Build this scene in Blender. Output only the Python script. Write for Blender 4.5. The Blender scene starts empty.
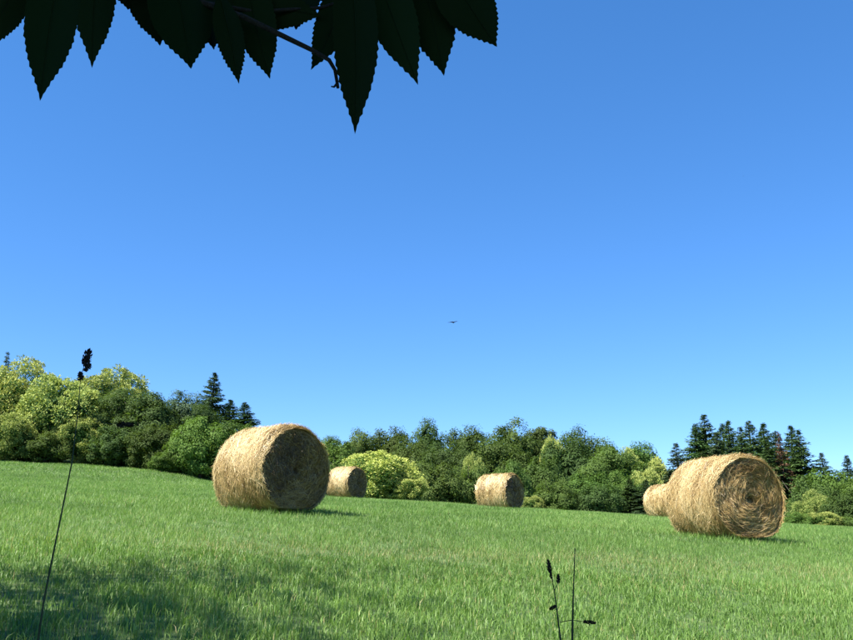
import bpy, math, random
import numpy as np

scene = bpy.context.scene
col = scene.collection
R_ = math.radians

# ------------------------------------------------------------------ camera
F = 870.0                      # focal length in photo pixels (853 wide)
PITCH = R_(14.2)
CAM = np.array([0.0, 0.0, 1.05])
cam_d = bpy.data.cameras.new('camera'); cam = bpy.data.objects.new('camera', cam_d)
col.objects.link(cam)
cam.location = CAM; cam.rotation_euler = (math.pi / 2 + PITCH, 0, 0)
cam_d.sensor_width = 36; cam_d.lens = F / 853 * 36
cam_d.clip_start = 0.05; cam_d.clip_end = 6000
scene.camera = cam

# ------------------------------------------------------------------ sky, sun, exposure
SUN_EL = R_(53)
SUN_DIR = np.array([-0.83, -0.56]); SUN_DIR = SUN_DIR / np.linalg.norm(SUN_DIR)
world = bpy.data.worlds.new('World'); scene.world = world; world.use_nodes = True
wn = world.node_tree
bg = wn.nodes['Background']
sky = wn.nodes.new('ShaderNodeTexSky'); sky.sky_type = 'NISHITA'; sky.sun_disc = False
sky.sun_elevation = SUN_EL
sky.sun_rotation = math.atan2(SUN_DIR[0], SUN_DIR[1])
sky.altitude = 300; sky.air_density = 0.75; sky.dust_density = 0.0; sky.ozone_density = 3.0
grade = wn.nodes.new('ShaderNodeHueSaturation'); grade.inputs['Saturation'].default_value = 1.26
grade.inputs['Value'].default_value = 1.0
wn.links.new(sky.outputs[0], grade.inputs['Color'])
tone = wn.nodes.new('ShaderNodeMix'); tone.data_type = 'RGBA'; tone.blend_type = 'MULTIPLY'; tone.inputs[0].default_value = 1
tone.inputs[7].default_value = (.85, 1.06, 1.36, 1)
gam = wn.nodes.new('ShaderNodeGamma'); gam.inputs[1].default_value = 0.75
wn.links.new(grade.outputs[0], gam.inputs[0]); wn.links.new(gam.outputs[0], tone.inputs[6])
wn.links.new(tone.outputs[2], bg.inputs[0]); bg.inputs[1].default_value = 0.109
sun_d = bpy.data.lights.new('sun', 'SUN'); sun = bpy.data.objects.new('sun', sun_d); col.objects.link(sun)
sun_d.energy = 5.0; sun_d.angle = R_(0.53); sun_d.color = (1.0, 0.955, 0.88)
from mathutils import Vector
sv = Vector((SUN_DIR[0] * math.cos(SUN_EL), SUN_DIR[1] * math.cos(SUN_EL), math.sin(SUN_EL)))
sun.rotation_euler = sv.to_track_quat('Z', 'Y').to_euler(); sun.location = (-8, -3, 14)
vs = scene.view_settings
vs.view_transform = 'Standard'; vs.look = 'None'; vs.gamma = 1; vs.use_curve_mapping = False
vs.exposure = 1.3

# ------------------------------------------------------------------ helpers
def at(px, py, Y):
    """world point seen at photo pixel (px, py) at distance Y in front of the camera"""
    u = (px - 426.5) / F; v = (320 - py) / F
    d = np.array([u, math.cos(PITCH) - v * math.sin(PITCH), math.sin(PITCH) + v * math.cos(PITCH)])
    return CAM + d * (Y / d[1])

def smooth(t): t = np.clip(t, 0, 1); return t * t * (3 - 2 * t)

def cub(x, xs, ys):
    """smooth (Catmull-Rom) interpolation through control points"""
    xs = np.array(xs, float); ys = np.array(ys, float)
    m = np.gradient(ys, xs)
    x = np.clip(x, xs[0], xs[-1]); i = np.clip(np.searchsorted(xs, x) - 1, 0, len(xs) - 2)
    h = xs[i + 1] - xs[i]; t = (x - xs[i]) / h
    return ((2*t**3 - 3*t**2 + 1) * ys[i] + (t**3 - 2*t**2 + t) * h * m[i]
            + (-2*t**3 + 3*t**2) * ys[i + 1] + (t**3 - t**2) * h * m[i + 1])

GX = [-2000, -60, -10, 0, 5, 10, 15, 25, 38, 44, 50, 58, 75, 110, 200, 600, 3000]
GZ = [-30, -3.4, -0.75, 0.02, .525, .95, 1.33, 1.93, 2.54, 2.82, 2.86, 2.5, 1.6, 2.5, 7, 15, 30]
LX = [-2000, -60, -10, 0, 5, 10, 15, 25, 38, 44, 50, 58, 66, 80, 110, 200, 600, 3000]
LZ = [-30, -3.4, -0.75, 0.02, .525, .95, 1.33, 1.93, 2.54, 3.03, 3.72, 4.55, 5.3, 7.0, 9.5, 14, 20, 30]
def ground(x, y):
    x = np.asarray(x, float); y = np.asarray(y, float)
    w = smooth((-4 - x) / 14)
    z = cub(y, GX, GZ) * (1 - w) + cub(y, LX, LZ) * w
    z = z - 0.06 * 60 * np.tanh(x / 60)
    z = z + 0.02 * np.sin(x * .9 + .7 * np.sin(y * .5)) * np.sin(y * .63 + 1) * smooth(y / 6)
    return z

def noise2(x, y, s, seed=0):
    """cheap smooth value noise 0..1 of sums of sines"""
    rg = np.random.RandomState(seed); o = 0
    for k in range(7):
        a = rg.rand() * 6.283; f = s * (0.5 + 1.6 * rg.rand()); p = rg.rand() * 6.283
        o = o + np.sin((x * math.cos(a) + y * math.sin(a)) * f + p)
    return 0.5 + 0.5 * np.tanh(o / 2.6)

def mesh_np(name, verts, faces, attrs=None, smooth_shade=False):
    """verts (n,3); faces: list of int arrays (m,k) with constant k each"""
    me = bpy.data.meshes.new(name)
    verts = np.asarray(verts, np.float32)
    faces = [np.asarray(f, np.int32) for f in faces if len(f)]
    loops = np.concatenate([f.ravel() for f in faces])
    tot = np.concatenate([np.full(len(f), f.shape[1], np.int32) for f in faces])
    start = np.concatenate([[0], np.cumsum(tot)[:-1]]).astype(np.int32)
    me.vertices.add(len(verts)); me.vertices.foreach_set('co', verts.ravel())
    me.loops.add(len(loops)); me.loops.foreach_set('vertex_index', loops)
    me.polygons.add(len(tot)); me.polygons.foreach_set('loop_start', start)
    me.polygons.foreach_set('loop_total', tot)
    if smooth_shade: me.polygons.foreach_set('use_smooth', np.ones(len(tot), bool))
    for k, v in (attrs or {}).items():
        a = me.attributes.new(k, 'FLOAT', 'POINT'); a.data.foreach_set('value', np.asarray(v, np.float32))
    me.update(calc_edges=True)
    return me

def obj(name, me, mat=None, parent=None):
    o = bpy.data.objects.new(name, me); col.objects.link(o)
    if mat is not None:
        if len(me.materials) == 0: me.materials.append(mat)
        o.material_slots[0].link = 'OBJECT'; o.material_slots[0].material = mat
    if parent is not None: o.parent = parent
    return o

def thing(name, label, cat, loc=(0, 0, 0), rz=0.0, group=None):
    o = bpy.data.objects.new(name, None); col.objects.link(o)
    o.empty_display_size = 0.2
    o.location = tuple(float(v) for v in loc); o.rotation_euler = (0, 0, rz)
    o['label'] = label; o['category'] = cat
    if group: o['group'] = group
    return o

class Geo:
    """collects vertices and faces of one mesh"""
    def __init__(s): s.v = []; s.q = []; s.t = []; s.n = 0; s.a = []
    def add(s, v, quads=None, tris=None, tint=0.5):
        v = np.asarray(v, float).reshape(-1, 3)
        if quads is not None and len(quads): s.q.append(np.asarray(quads) + s.n)
        if tris is not None and len(tris): s.t.append(np.asarray(tris) + s.n)
        s.v.append(v); s.a.append(np.broadcast_to(np.asarray(tint, float), (len(v),))); s.n += len(v)
    def tube(s, pts, rad, sides=6, tint=0.5):
        pts = np.asarray(pts, float); n = len(pts)
        rad = np.broadcast_to(np.asarray(rad, float), (n,))
        tg = np.gradient(pts, axis=0); tg /= np.linalg.norm(tg, axis=1)[:, None] + 1e-9
        ref = np.array([0, 0, 1.0]) if abs(tg[0, 2]) < .9 else np.array([1.0, 0, 0])
        A = np.cross(tg, ref); A /= np.linalg.norm(A, axis=1)[:, None] + 1e-9
        B = np.cross(tg, A)
        th = np.arange(sides) / sides * 2 * math.pi
        v = pts[:, None] + rad[:, None, None] * (A[:, None] * np.cos(th)[None, :, None] + B[:, None] * np.sin(th)[None, :, None])
        q = []
        for i in range(n - 1):
            for j in range(sides):
                k = (j + 1) % sides
                q.append((i * sides + j, i * sides + k, (i + 1) * sides + k, (i + 1) * sides + j))
        tr = [(0, j + 1, j) for j in range(1, sides - 1)]
        e = (n - 1) * sides; tr += [(e, e + j, e + j + 1) for j in range(1, sides - 1)]
        s.add(v.reshape(-1, 3), q, tr, tint)
    def mesh(s, name, smooth_shade=False):
        f = []
        if s.q: f.append(np.concatenate(s.q))
        if s.t: f.append(np.concatenate(s.t))
        return mesh_np(name, np.concatenate(s.v), f, {'tint': np.concatenate(s.a)}, smooth_shade)

def unit(v): return v / (np.linalg.norm(v, axis=-1, keepdims=True) + 1e-9)

def leaf_quads(P, N, D, L, W, fold=.18):
    """rhombic folded leaves: base P, normal N, direction D, length L, width W -> verts (n*4,3), quads"""
    n = len(P); D = unit(D - N * (D * N).sum(1, keepdims=True)); S = np.cross(N, D)
    L = np.broadcast_to(L, (n,))[:, None]; W = np.broadcast_to(W, (n,))[:, None]
    v = np.stack([P, P + D * L * .45 + S * W * .5 + N * W * fold, P + D * L, P + D * L * .45 - S * W * .5 + N * W * fold], 1)
    q = np.arange(n * 4).reshape(n, 4)
    return v.reshape(-1, 3), q

# ------------------------------------------------------------------ materials
def new_mat(name):
    m = bpy.data.materials.new(name); m.use_nodes = True
    nt = m.node_tree; nt.nodes.clear()
    out = nt.nodes.new('ShaderNodeOutputMaterial')
    return m, nt, out
def nd(nt, t, **kw):
    n = nt.nodes.new(t)
    for k, v in kw.items(): setattr(n, k, v)
    return n
def ramp(nt, fac, stops):
    r = nd(nt, 'ShaderNodeValToRGB'); el = r.color_ramp.elements
    while len(el) < len(stops): el.new(0.5)
    for e, (p, c) in zip(el, stops): e.position = p; e.color = (*c, 1)
    nt.links.new(fac, r.inputs[0]); return r.outputs[0]

def leaf_mat(name, dark, mid, light, trans=.28, tcol=None, rough=.6, spec=.1, var=.16):
    m, nt, out = new_mat(name); L = nt.links
    at_ = nd(nt, 'ShaderNodeAttribute', attribute_name='tint')
    c = ramp(nt, at_.outputs['Fac'], [(0, dark), (.5, mid), (1, light)])
    oi = nd(nt, 'ShaderNodeObjectInfo')
    hs = nd(nt, 'ShaderNodeHueSaturation')
    mr = nd(nt, 'ShaderNodeMapRange'); mr.inputs[3].default_value = 1 - var; mr.inputs[4].default_value = 1 + var
    L.new(oi.outputs['Random'], mr.inputs[0]); L.new(mr.outputs[0], hs.inputs['Value'])
    mh = nd(nt, 'ShaderNodeMapRange'); mh.inputs[3].default_value = .49; mh.inputs[4].default_value = .512
    fr = nd(nt, 'ShaderNodeMath', operation='FRACT'); mu = nd(nt, 'ShaderNodeMath', operation='MULTIPLY')
    mu.inputs[1].default_value = 37.7
    L.new(oi.outputs['Random'], mu.inputs[0]); L.new(mu.outputs[0], fr.inputs[0]); L.new(fr.outputs[0], mh.inputs[0])
    L.new(mh.outputs[0], hs.inputs['Hue']); L.new(c, hs.inputs['Color'])
    p = nd(nt, 'ShaderNodeBsdfPrincipled'); L.new(hs.outputs[0], p.inputs['Base Color'])
    p.inputs['Roughness'].default_value = rough; p.inputs['Specular IOR Level'].default_value = spec
    t = nd(nt, 'ShaderNodeBsdfTranslucent')
    tm = nd(nt, 'ShaderNodeMix', data_type='RGBA', blend_type='MULTIPLY'); tm.inputs[0].default_value = 1
    L.new(hs.outputs[0], tm.inputs[6]); tm.inputs[7].default_value = (*(tcol or (1.2, 1.3, .55)), 1)
    L.new(tm.outputs[2], t.inputs[0])
    mx = nd(nt, 'ShaderNodeMixShader'); mx.inputs[0].default_value = trans
    L.new(p.outputs[0], mx.inputs[1]); L.new(t.outputs[0], mx.inputs[2]); L.new(mx.outputs[0], out.inputs[0])
    return m

def bark_mat(name, c1, c2, scale=6):
    m, nt, out = new_mat(name); L = nt.links
    tc = nd(nt, 'ShaderNodeTexCoord'); mp = nd(nt, 'ShaderNodeMapping'); mp.inputs['Scale'].default_value = (1, 1, .18)
    ns = nd(nt, 'ShaderNodeTexNoise'); ns.inputs['Scale'].default_value = scale; ns.inputs['Detail'].default_value = 6
    L.new(tc.outputs['Object'], mp.inputs[0]); L.new(mp.outputs[0], ns.inputs['Vector'])
    c = ramp(nt, ns.outputs[0], [(.35, c1), (.65, c2)])
    p = nd(nt, 'ShaderNodeBsdfPrincipled'); p.inputs['Roughness'].default_value = .9
    b = nd(nt, 'ShaderNodeBump'); b.inputs['Strength'].default_value = .7; b.inputs['Distance'].default_value = .03
    L.new(ns.outputs[0], b.inputs['Height']); L.new(b.outputs[0], p.inputs['Normal'])
    L.new(c, p.inputs['Base Color']); L.new(p.outputs[0], out.inputs[0]); return m

M = {}
M['grass'] = None
def grass_mat():
    m, nt, out = new_mat('grass_blades'); L = nt.links
    a = nd(nt, 'ShaderNodeAttribute', attribute_name='tint'); d = nd(nt, 'ShaderNodeAttribute', attribute_name='dry')
    c = ramp(nt, a.outputs['Fac'], [(0, (.066, .145, .025)), (.45, (.150, .278, .054)), (.8, (.212, .345, .080)), (1, (.27, .385, .115))])
    mx = nd(nt, 'ShaderNodeMix', data_type='RGBA'); L.new(d.outputs['Fac'], mx.inputs[0]); L.new(c, mx.inputs[6])
    mx.inputs[7].default_value = (.36, .31, .13, 1)
    p = nd(nt, 'ShaderNodeBsdfPrincipled'); L.new(mx.outputs[2], p.inputs['Base Color'])
    p.inputs['Roughness'].default_value = .5; p.inputs['Specular IOR Level'].default_value = .35
    t = nd(nt, 'ShaderNodeBsdfTranslucent')
    tm = nd(nt, 'ShaderNodeMix', data_type='RGBA', blend_type='MULTIPLY'); tm.inputs[0].default_value = 1
    L.new(mx.outputs[2], tm.inputs[6]); tm.inputs[7].default_value = (1.2, 1.3, .6, 1); L.new(tm.outputs[2], t.inputs[0])
    s = nd(nt, 'ShaderNodeMixShader'); s.inputs[0].default_value = .32
    L.new(p.outputs[0], s.inputs[1]); L.new(t.outputs[0], s.inputs[2]); L.new(s.outputs[0], out.inputs[0])
    return m
M['grass'] = grass_mat()

def soil_mat():
    m, nt, out = new_mat('turf_soil'); L = nt.links
    tc = nd(nt, 'ShaderNodeTexCoord')
    n1 = nd(nt, 'ShaderNodeTexNoise'); n1.inputs['Scale'].default_value = 9; n1.inputs['Detail'].default_value = 8
    n2 = nd(nt, 'ShaderNodeTexNoise'); n2.inputs['Scale'].default_value = .35; n2.inputs['Detail'].default_value = 4
    L.new(tc.outputs['Object'], n1.inputs['Vector']); L.new(tc.outputs['Object'], n2.inputs['Vector'])
    c1 = ramp(nt, n1.outputs[0], [(.3, (.04, .075, .016)), (.55, (.08, .145, .032)), (.75, (.16, .17, .065))])
    c2 = ramp(nt, n2.outputs[0], [(.35, (.8, .8, .8)), (.65, (1.15, 1.1, 1.0))])
    mx = nd(nt, 'ShaderNodeMix', data_type='RGBA', blend_type='MULTIPLY'); mx.inputs[0].default_value = 1
    L.new(c1, mx.inputs[6]); L.new(c2, mx.inputs[7])
    p = nd(nt, 'ShaderNodeBsdfPrincipled'); p.inputs['Roughness'].default_value = .95
    b = nd(nt, 'ShaderNodeBump'); b.inputs['Distance'].default_value = .04; L.new(n1.outputs[0], b.inputs['Height'])
    L.new(b.outputs[0], p.inputs['Normal']); L.new(mx.outputs[2], p.inputs['Base Color']); L.new(p.outputs[0], out.inputs[0])
    return m
M['soil'] = soil_mat()

def straw_mat():
    m, nt, out = new_mat('straw'); L = nt.links
    a = nd(nt, 'ShaderNodeAttribute', attribute_name='tint')
    c = ramp(nt, a.outputs['Fac'], [(0, (.095, .053, .015)), (.3, (.325, .21, .072)), (.65, (.54, .395, .165)), (1, (.73, .585, .315))])
    p = nd(nt, 'ShaderNodeBsdfPrincipled'); L.new(c, p.inputs['Base Color'])
    p.inputs['Roughness'].default_value = .42; p.inputs['Specular IOR Level'].default_value = .45
    L.new(p.outputs[0], out.inputs[0]); return m
M['straw'] = straw_mat()

def roll_mat():
    m, nt, out = new_mat('packed_straw'); L = nt.links
    tc = nd(nt, 'ShaderNodeTexCoord'); mp = nd(nt, 'ShaderNodeMapping'); mp.inputs['Scale'].default_value = (1.0, .35, .35)
    ns = nd(nt, 'ShaderNodeTexNoise'); ns.inputs['Scale'].default_value = 45; ns.inputs['Detail'].default_value = 8
    L.new(tc.outputs['Object'], mp.inputs[0]); L.new(mp.outputs[0], ns.inputs['Vector'])
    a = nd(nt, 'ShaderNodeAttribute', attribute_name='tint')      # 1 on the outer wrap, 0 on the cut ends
    ca = ramp(nt, ns.outputs[0], [(.35, (.035, .022, .008)), (.65, (.13, .085, .032))])  # dark brown puts shade into the gaps between the end straws
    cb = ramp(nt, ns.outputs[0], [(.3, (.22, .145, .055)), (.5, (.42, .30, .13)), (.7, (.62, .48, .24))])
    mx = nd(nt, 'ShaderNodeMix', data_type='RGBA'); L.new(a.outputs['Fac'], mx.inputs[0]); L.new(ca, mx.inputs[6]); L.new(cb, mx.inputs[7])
    p = nd(nt, 'ShaderNodeBsdfPrincipled'); p.inputs['Roughness'].default_value = .8; L.new(mx.outputs[2], p.inputs['Base Color'])
    b = nd(nt, 'ShaderNodeBump'); b.inputs['Distance'].default_value = .02; L.new(ns.outputs[0], b.inputs['Height'])
    L.new(b.outputs[0], p.inputs['Normal']); L.new(p.outputs[0], out.inputs[0]); return m
M['roll'] = roll_mat()

M['oak'] = leaf_mat('oak_leaves', (0.0451, 0.0702, 0.018), (0.0769, 0.1202, 0.0286), (0.1243, 0.167, 0.0421), 0.36)
M['broad'] = leaf_mat('broadleaf_leaves', (0.0525, 0.0862, 0.0201), (0.0937, 0.1457, 0.0344), (0.1407, 0.1988, 0.0502), 0.38)
M['olive'] = leaf_mat('olive_leaves', (0.0378, 0.0651, 0.0168), (0.0693, 0.1134, 0.0315), (0.105, 0.1575, 0.0483), 0.36)
M['grey'] = leaf_mat('grey_leaves', (0.0517, 0.084, 0.0403), (0.092, 0.138, 0.069), (0.138, 0.192, 0.1035), .2)
M['bright'] = leaf_mat('hazel_leaves', (0.0542, 0.0944, 0.0176), (0.097, 0.1639, 0.0302), (0.1426, 0.2087, 0.0504), .3)
M['chestnut'] = leaf_mat('chestnut_leaves', (0.0432, 0.0884, 0.0168), (0.0768, 0.1456, 0.0288), (0.12, 0.2015, 0.0456), .26)
M['blossom'] = leaf_mat('chestnut_blossom', (0.23, 0.276, 0.066), (0.391, 0.439, 0.1155), (0.5405, 0.577, 0.187), .25, (1, 1, .6))
M['blossom2'] = leaf_mat('chestnut_full_blossom', (0.3293, 0.3892, 0.0886), (0.541, 0.6039, 0.1518), (0.6821, 0.7381, 0.2404), .25, (1, 1, .6))
M['fir'] = leaf_mat('fir_needles', (0.0406, 0.0753, 0.0228), (0.0696, 0.1254, 0.0359), (0.1219, 0.1882, 0.0554), 0.18, spec=.2)
M['spruce'] = leaf_mat('spruce_needles', (0.04, 0.0705, 0.0311), (0.0681, 0.1151, 0.0503), (0.1101, 0.1671, 0.0742), 0.18, spec=.2)
M['rust'] = leaf_mat('rusty_needles', (0.078, 0.0455, 0.0234), (0.143, 0.0806, 0.0442), (0.195, 0.117, 0.065), .08)
M['shaded_leaf'] = leaf_mat('shade_toned_chestnut_leaves', (0.0049, 0.0119, 0.0029), (0.0069, 0.0166, 0.0038), (0.0099, 0.0214, 0.0053), .03, spec=.06, var=.05)  # near-black: the crown's shade is darkened into the leaf colour
M['bark'] = bark_mat('bark', (.035, .026, .018), (.10, .080, .058))
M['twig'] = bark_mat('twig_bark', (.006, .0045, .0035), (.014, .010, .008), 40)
M['stalk'] = bark_mat('dry_stalk', (.022, .034, .012), (.038, .052, .020), 60)  # stem colour darkened to carry the shade of the tree
M['spikelet'] = leaf_mat('dry_spikelets', (.014, .011, .009), (.024, .019, .015), (.036, .028, .022), .05)  # dry purplish scales, their base also darkened for the tree's shade
M['feather'] = bark_mat('dark_feathers', (.012, .012, .014), (.035, .033, .032), 20)

# ------------------------------------------------------------------ ground
def build_ground():
    def axis(a, b, fine, n):
        t = np.linspace(-1, 1, n)
        s = np.sinh(t * 5.2) / math.sinh(5.2)
        return s
    sx = np.sinh(np.linspace(-1, 1, 261) * 5.6) / math.sinh(5.6) * 2500
    sy = np.sinh(np.linspace(-.92, 1, 361) * 5.6) / math.sinh(5.6) * 2500 + 12
    X, Y = np.meshgrid(sx, sy); Z = ground(X, Y)
    v = np.stack([X, Y, Z], -1).reshape(-1, 3)
    w = len(sx); h = len(sy)
    i = (np.arange(h - 1)[:, None] * w + np.arange(w - 1)[None]).ravel()
    q = np.stack([i, i + 1, i + w + 1, i + w], 1)
    o = obj('field_ground', mesh_np('field_ground', v, [q], None, True), M['soil'])
    o['kind'] = 'structure'; o['label'] = 'sloping hay field ground under the short green grass'; o['category'] = 'field'
build_ground()

# ------------------------------------------------------------------ bales: where they lie
BW = 1.42; BR = .75
def base_at(px, Y):
    x = at(px, 510, Y)[0]
    return np.array([x, Y, float(ground(x, Y))])
BALES = [  # px centre, distance, axis angle (deg), radius, width, label, detail
    (270, 15.4, -44, .755, 1.38, 'large straw bale at left with its round end in deep shadow', 1.0),
    (724, 15.8, -74, .735, 1.46, 'large straw bale at right with spiral layers showing on its round end', 1.0),
    (346, 41.0, -35, .755, 1.25, 'small distant straw bale in front of the yellow flowering chestnut', .3),
    (500, 37.0, -38, .755, 1.45, 'small distant straw bale standing alone in the middle of the field edge', .3),
    (669, 37.0, -62, .755, 1.4, 'distant straw bale half hidden behind the large right bale', .3),
]
BALE_POS = [(base_at(b[0], b[1]), R_(b[2]), b[3], b[4]) for b in BALES]

# ------------------------------------------------------------------ grass
def build_grass():
    rg = np.random.RandomState(5)
    V = []; Q = []; T = []; A = []; D = []; n0 = 0
    #        y0    y1   per m2  height      width  detailed
    zones = [(1.2, 4.0, 700, (.08, .16), .0050, 1), (4.0, 8.5, 3600, (.04, .092), .0042, 1), (8.5, 14, 2300, (.038, .082), .0062, 0),
             (14, 26, 930, (.048, .10), .0095, 0), (26, 46, 440, (.06, .13), .0150, 0), (46, 64, 220, (.07, .14), .024, 0)]
    for y0, y1, dens, (h0, h1), wd, det in zones:
        xm = .56 * y1 + 1.2
        n = int((y1 - y0) * 2 * xm * dens)
        y = y0 + (y1 - y0) * rg.rand(n); x = (rg.rand(n) * 2 - 1) * xm
        # tufts: pull blades towards clump noise maxima
        keep = (np.abs(x) < .56 * y + 1.2)
        cl = noise2(x, y, 9, 3) * .6 + noise2(x, y, 23, 4) * .4
        keep &= rg.rand(n) < .45 + .75 * cl
        if y0 >= 46: keep &= x < -2
        near = np.ones(n)
        for (p, a, r, w) in BALE_POS:
            dx = x - p[0]; dy = y - p[1]
            u = dx * math.cos(a) + dy * math.sin(a); s = -dx * math.sin(a) + dy * math.cos(a)
            near = np.where((np.abs(u) < w / 2 + .22) & (np.abs(s) < r * .42 + .25), 1.55, near)
            keep &= ~((np.abs(u) < w / 2 - .06) & (np.abs(s) < r * .42))
        x = x[keep]; y = y[keep]; cl = cl[keep]; near = near[keep]; n = len(x)
        z = ground(x, y) - .008
        big = noise2(x, y, .5, 8); med = noise2(x, y, 2.2, 9)
        H = (h0 + (h1 - h0) * rg.rand(n) ** 1.2) * (.72 + .5 * cl) * (.8 + .4 * med) * near
        az = rg.rand(n) * 6.283; lean = np.abs(rg.normal(.45, .34, n)) * H
        dirv = np.stack([np.cos(az), np.sin(az), np.zeros(n)], 1)
        wa = az + 1.57 + rg.normal(0, .5, n); sid = np.stack([np.cos(wa), np.sin(wa), np.zeros(n)], 1)
        P = np.stack([x, y, z], 1); up = np.array([0, 0, 1.0])
        W = wd * (.6 + .8 * rg.rand(n))[:, None]
        tint = np.clip(.42 + .18 * rg.randn(n) + .35 * (big - .5) + .25 * (med - .5), 0, 1)
        # a dry, thinner strip crosses the field in front of the shade
        strip = np.exp(-((y - 9.2 - .25 * x * .4 - .8 * (noise2(x, y, .7, 21) - .5)) / 1.5) ** 2) * noise2(x, y, 1.7, 22)
        pd = .035 + .10 * np.clip(big - .6, 0, 1) + .42 * strip * smooth((x + 5) / 4)
        dry = np.where(rg.rand(n) < pd, .4 + .6 * rg.rand(n), 0.12 * rg.rand(n))
        if det:
            m = P + dirv * (lean * .35)[:, None] + up * (H * .6)[:, None]
            t = P + dirv * lean[:, None] + up * H[:, None] * (1 - .25 * (lean / H)[:, None])
            v = np.stack([P - sid * W * .4, P + sid * W * .4, m + sid * W * .5, m - sid * W * .5, t], 1).reshape(-1, 3)
            b = n0 + np.arange(n)[:, None] * 5
            Q.append(b + np.array([[0, 1, 2, 3]])); T.append(b + np.array([[3, 2, 4]])); k = 5
        else:
            t = P + dirv * lean[:, None] + up * H[:, None]
            v = np.stack([P - sid * W * .5, P + sid * W * .5, t], 1).reshape(-1, 3)
            b = n0 + np.arange(n)[:, None] * 3; T.append(b + np.array([[0, 1, 2]])); k = 3
        V.append(v); A.append(np.repeat(tint, k)); D.append(np.repeat(dry, k)); n0 += n * k
    me = mesh_np('grass', np.concatenate(V), [np.concatenate(Q), np.concatenate(T)], {'tint': np.concatenate(A), 'dry': np.concatenate(D)})
    o = obj('grass', me, M['grass'])
    o['kind'] = 'stuff'; o['label'] = 'short green grass regrowing across the mown hay field'; o['category'] = 'grass'
build_grass()

# ------------------------------------------------------------------ straw bales
def ribbons(P, S, W, tint):
    """P (n,k,3) centre lines, S (n,k,3) side vectors, W (n,) widths"""
    n, k = P.shape[:2]
    tap = np.ones(k); tap[-1] = .35; tap[0] = .6
    w = W[:, None, None] * tap[None, :, None] * .5
    v = np.stack([P - S * w, P + S * w], 2).reshape(-1, 3)
    b = np.arange(n)[:, None, None] * (2 * k) + np.arange(k - 1)[None, :, None] * 2
    q = (b + np.array([0, 1, 3, 2])[None, None]).reshape(-1, 4)
    return v, q, np.repeat(tint, 2 * k)

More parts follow.
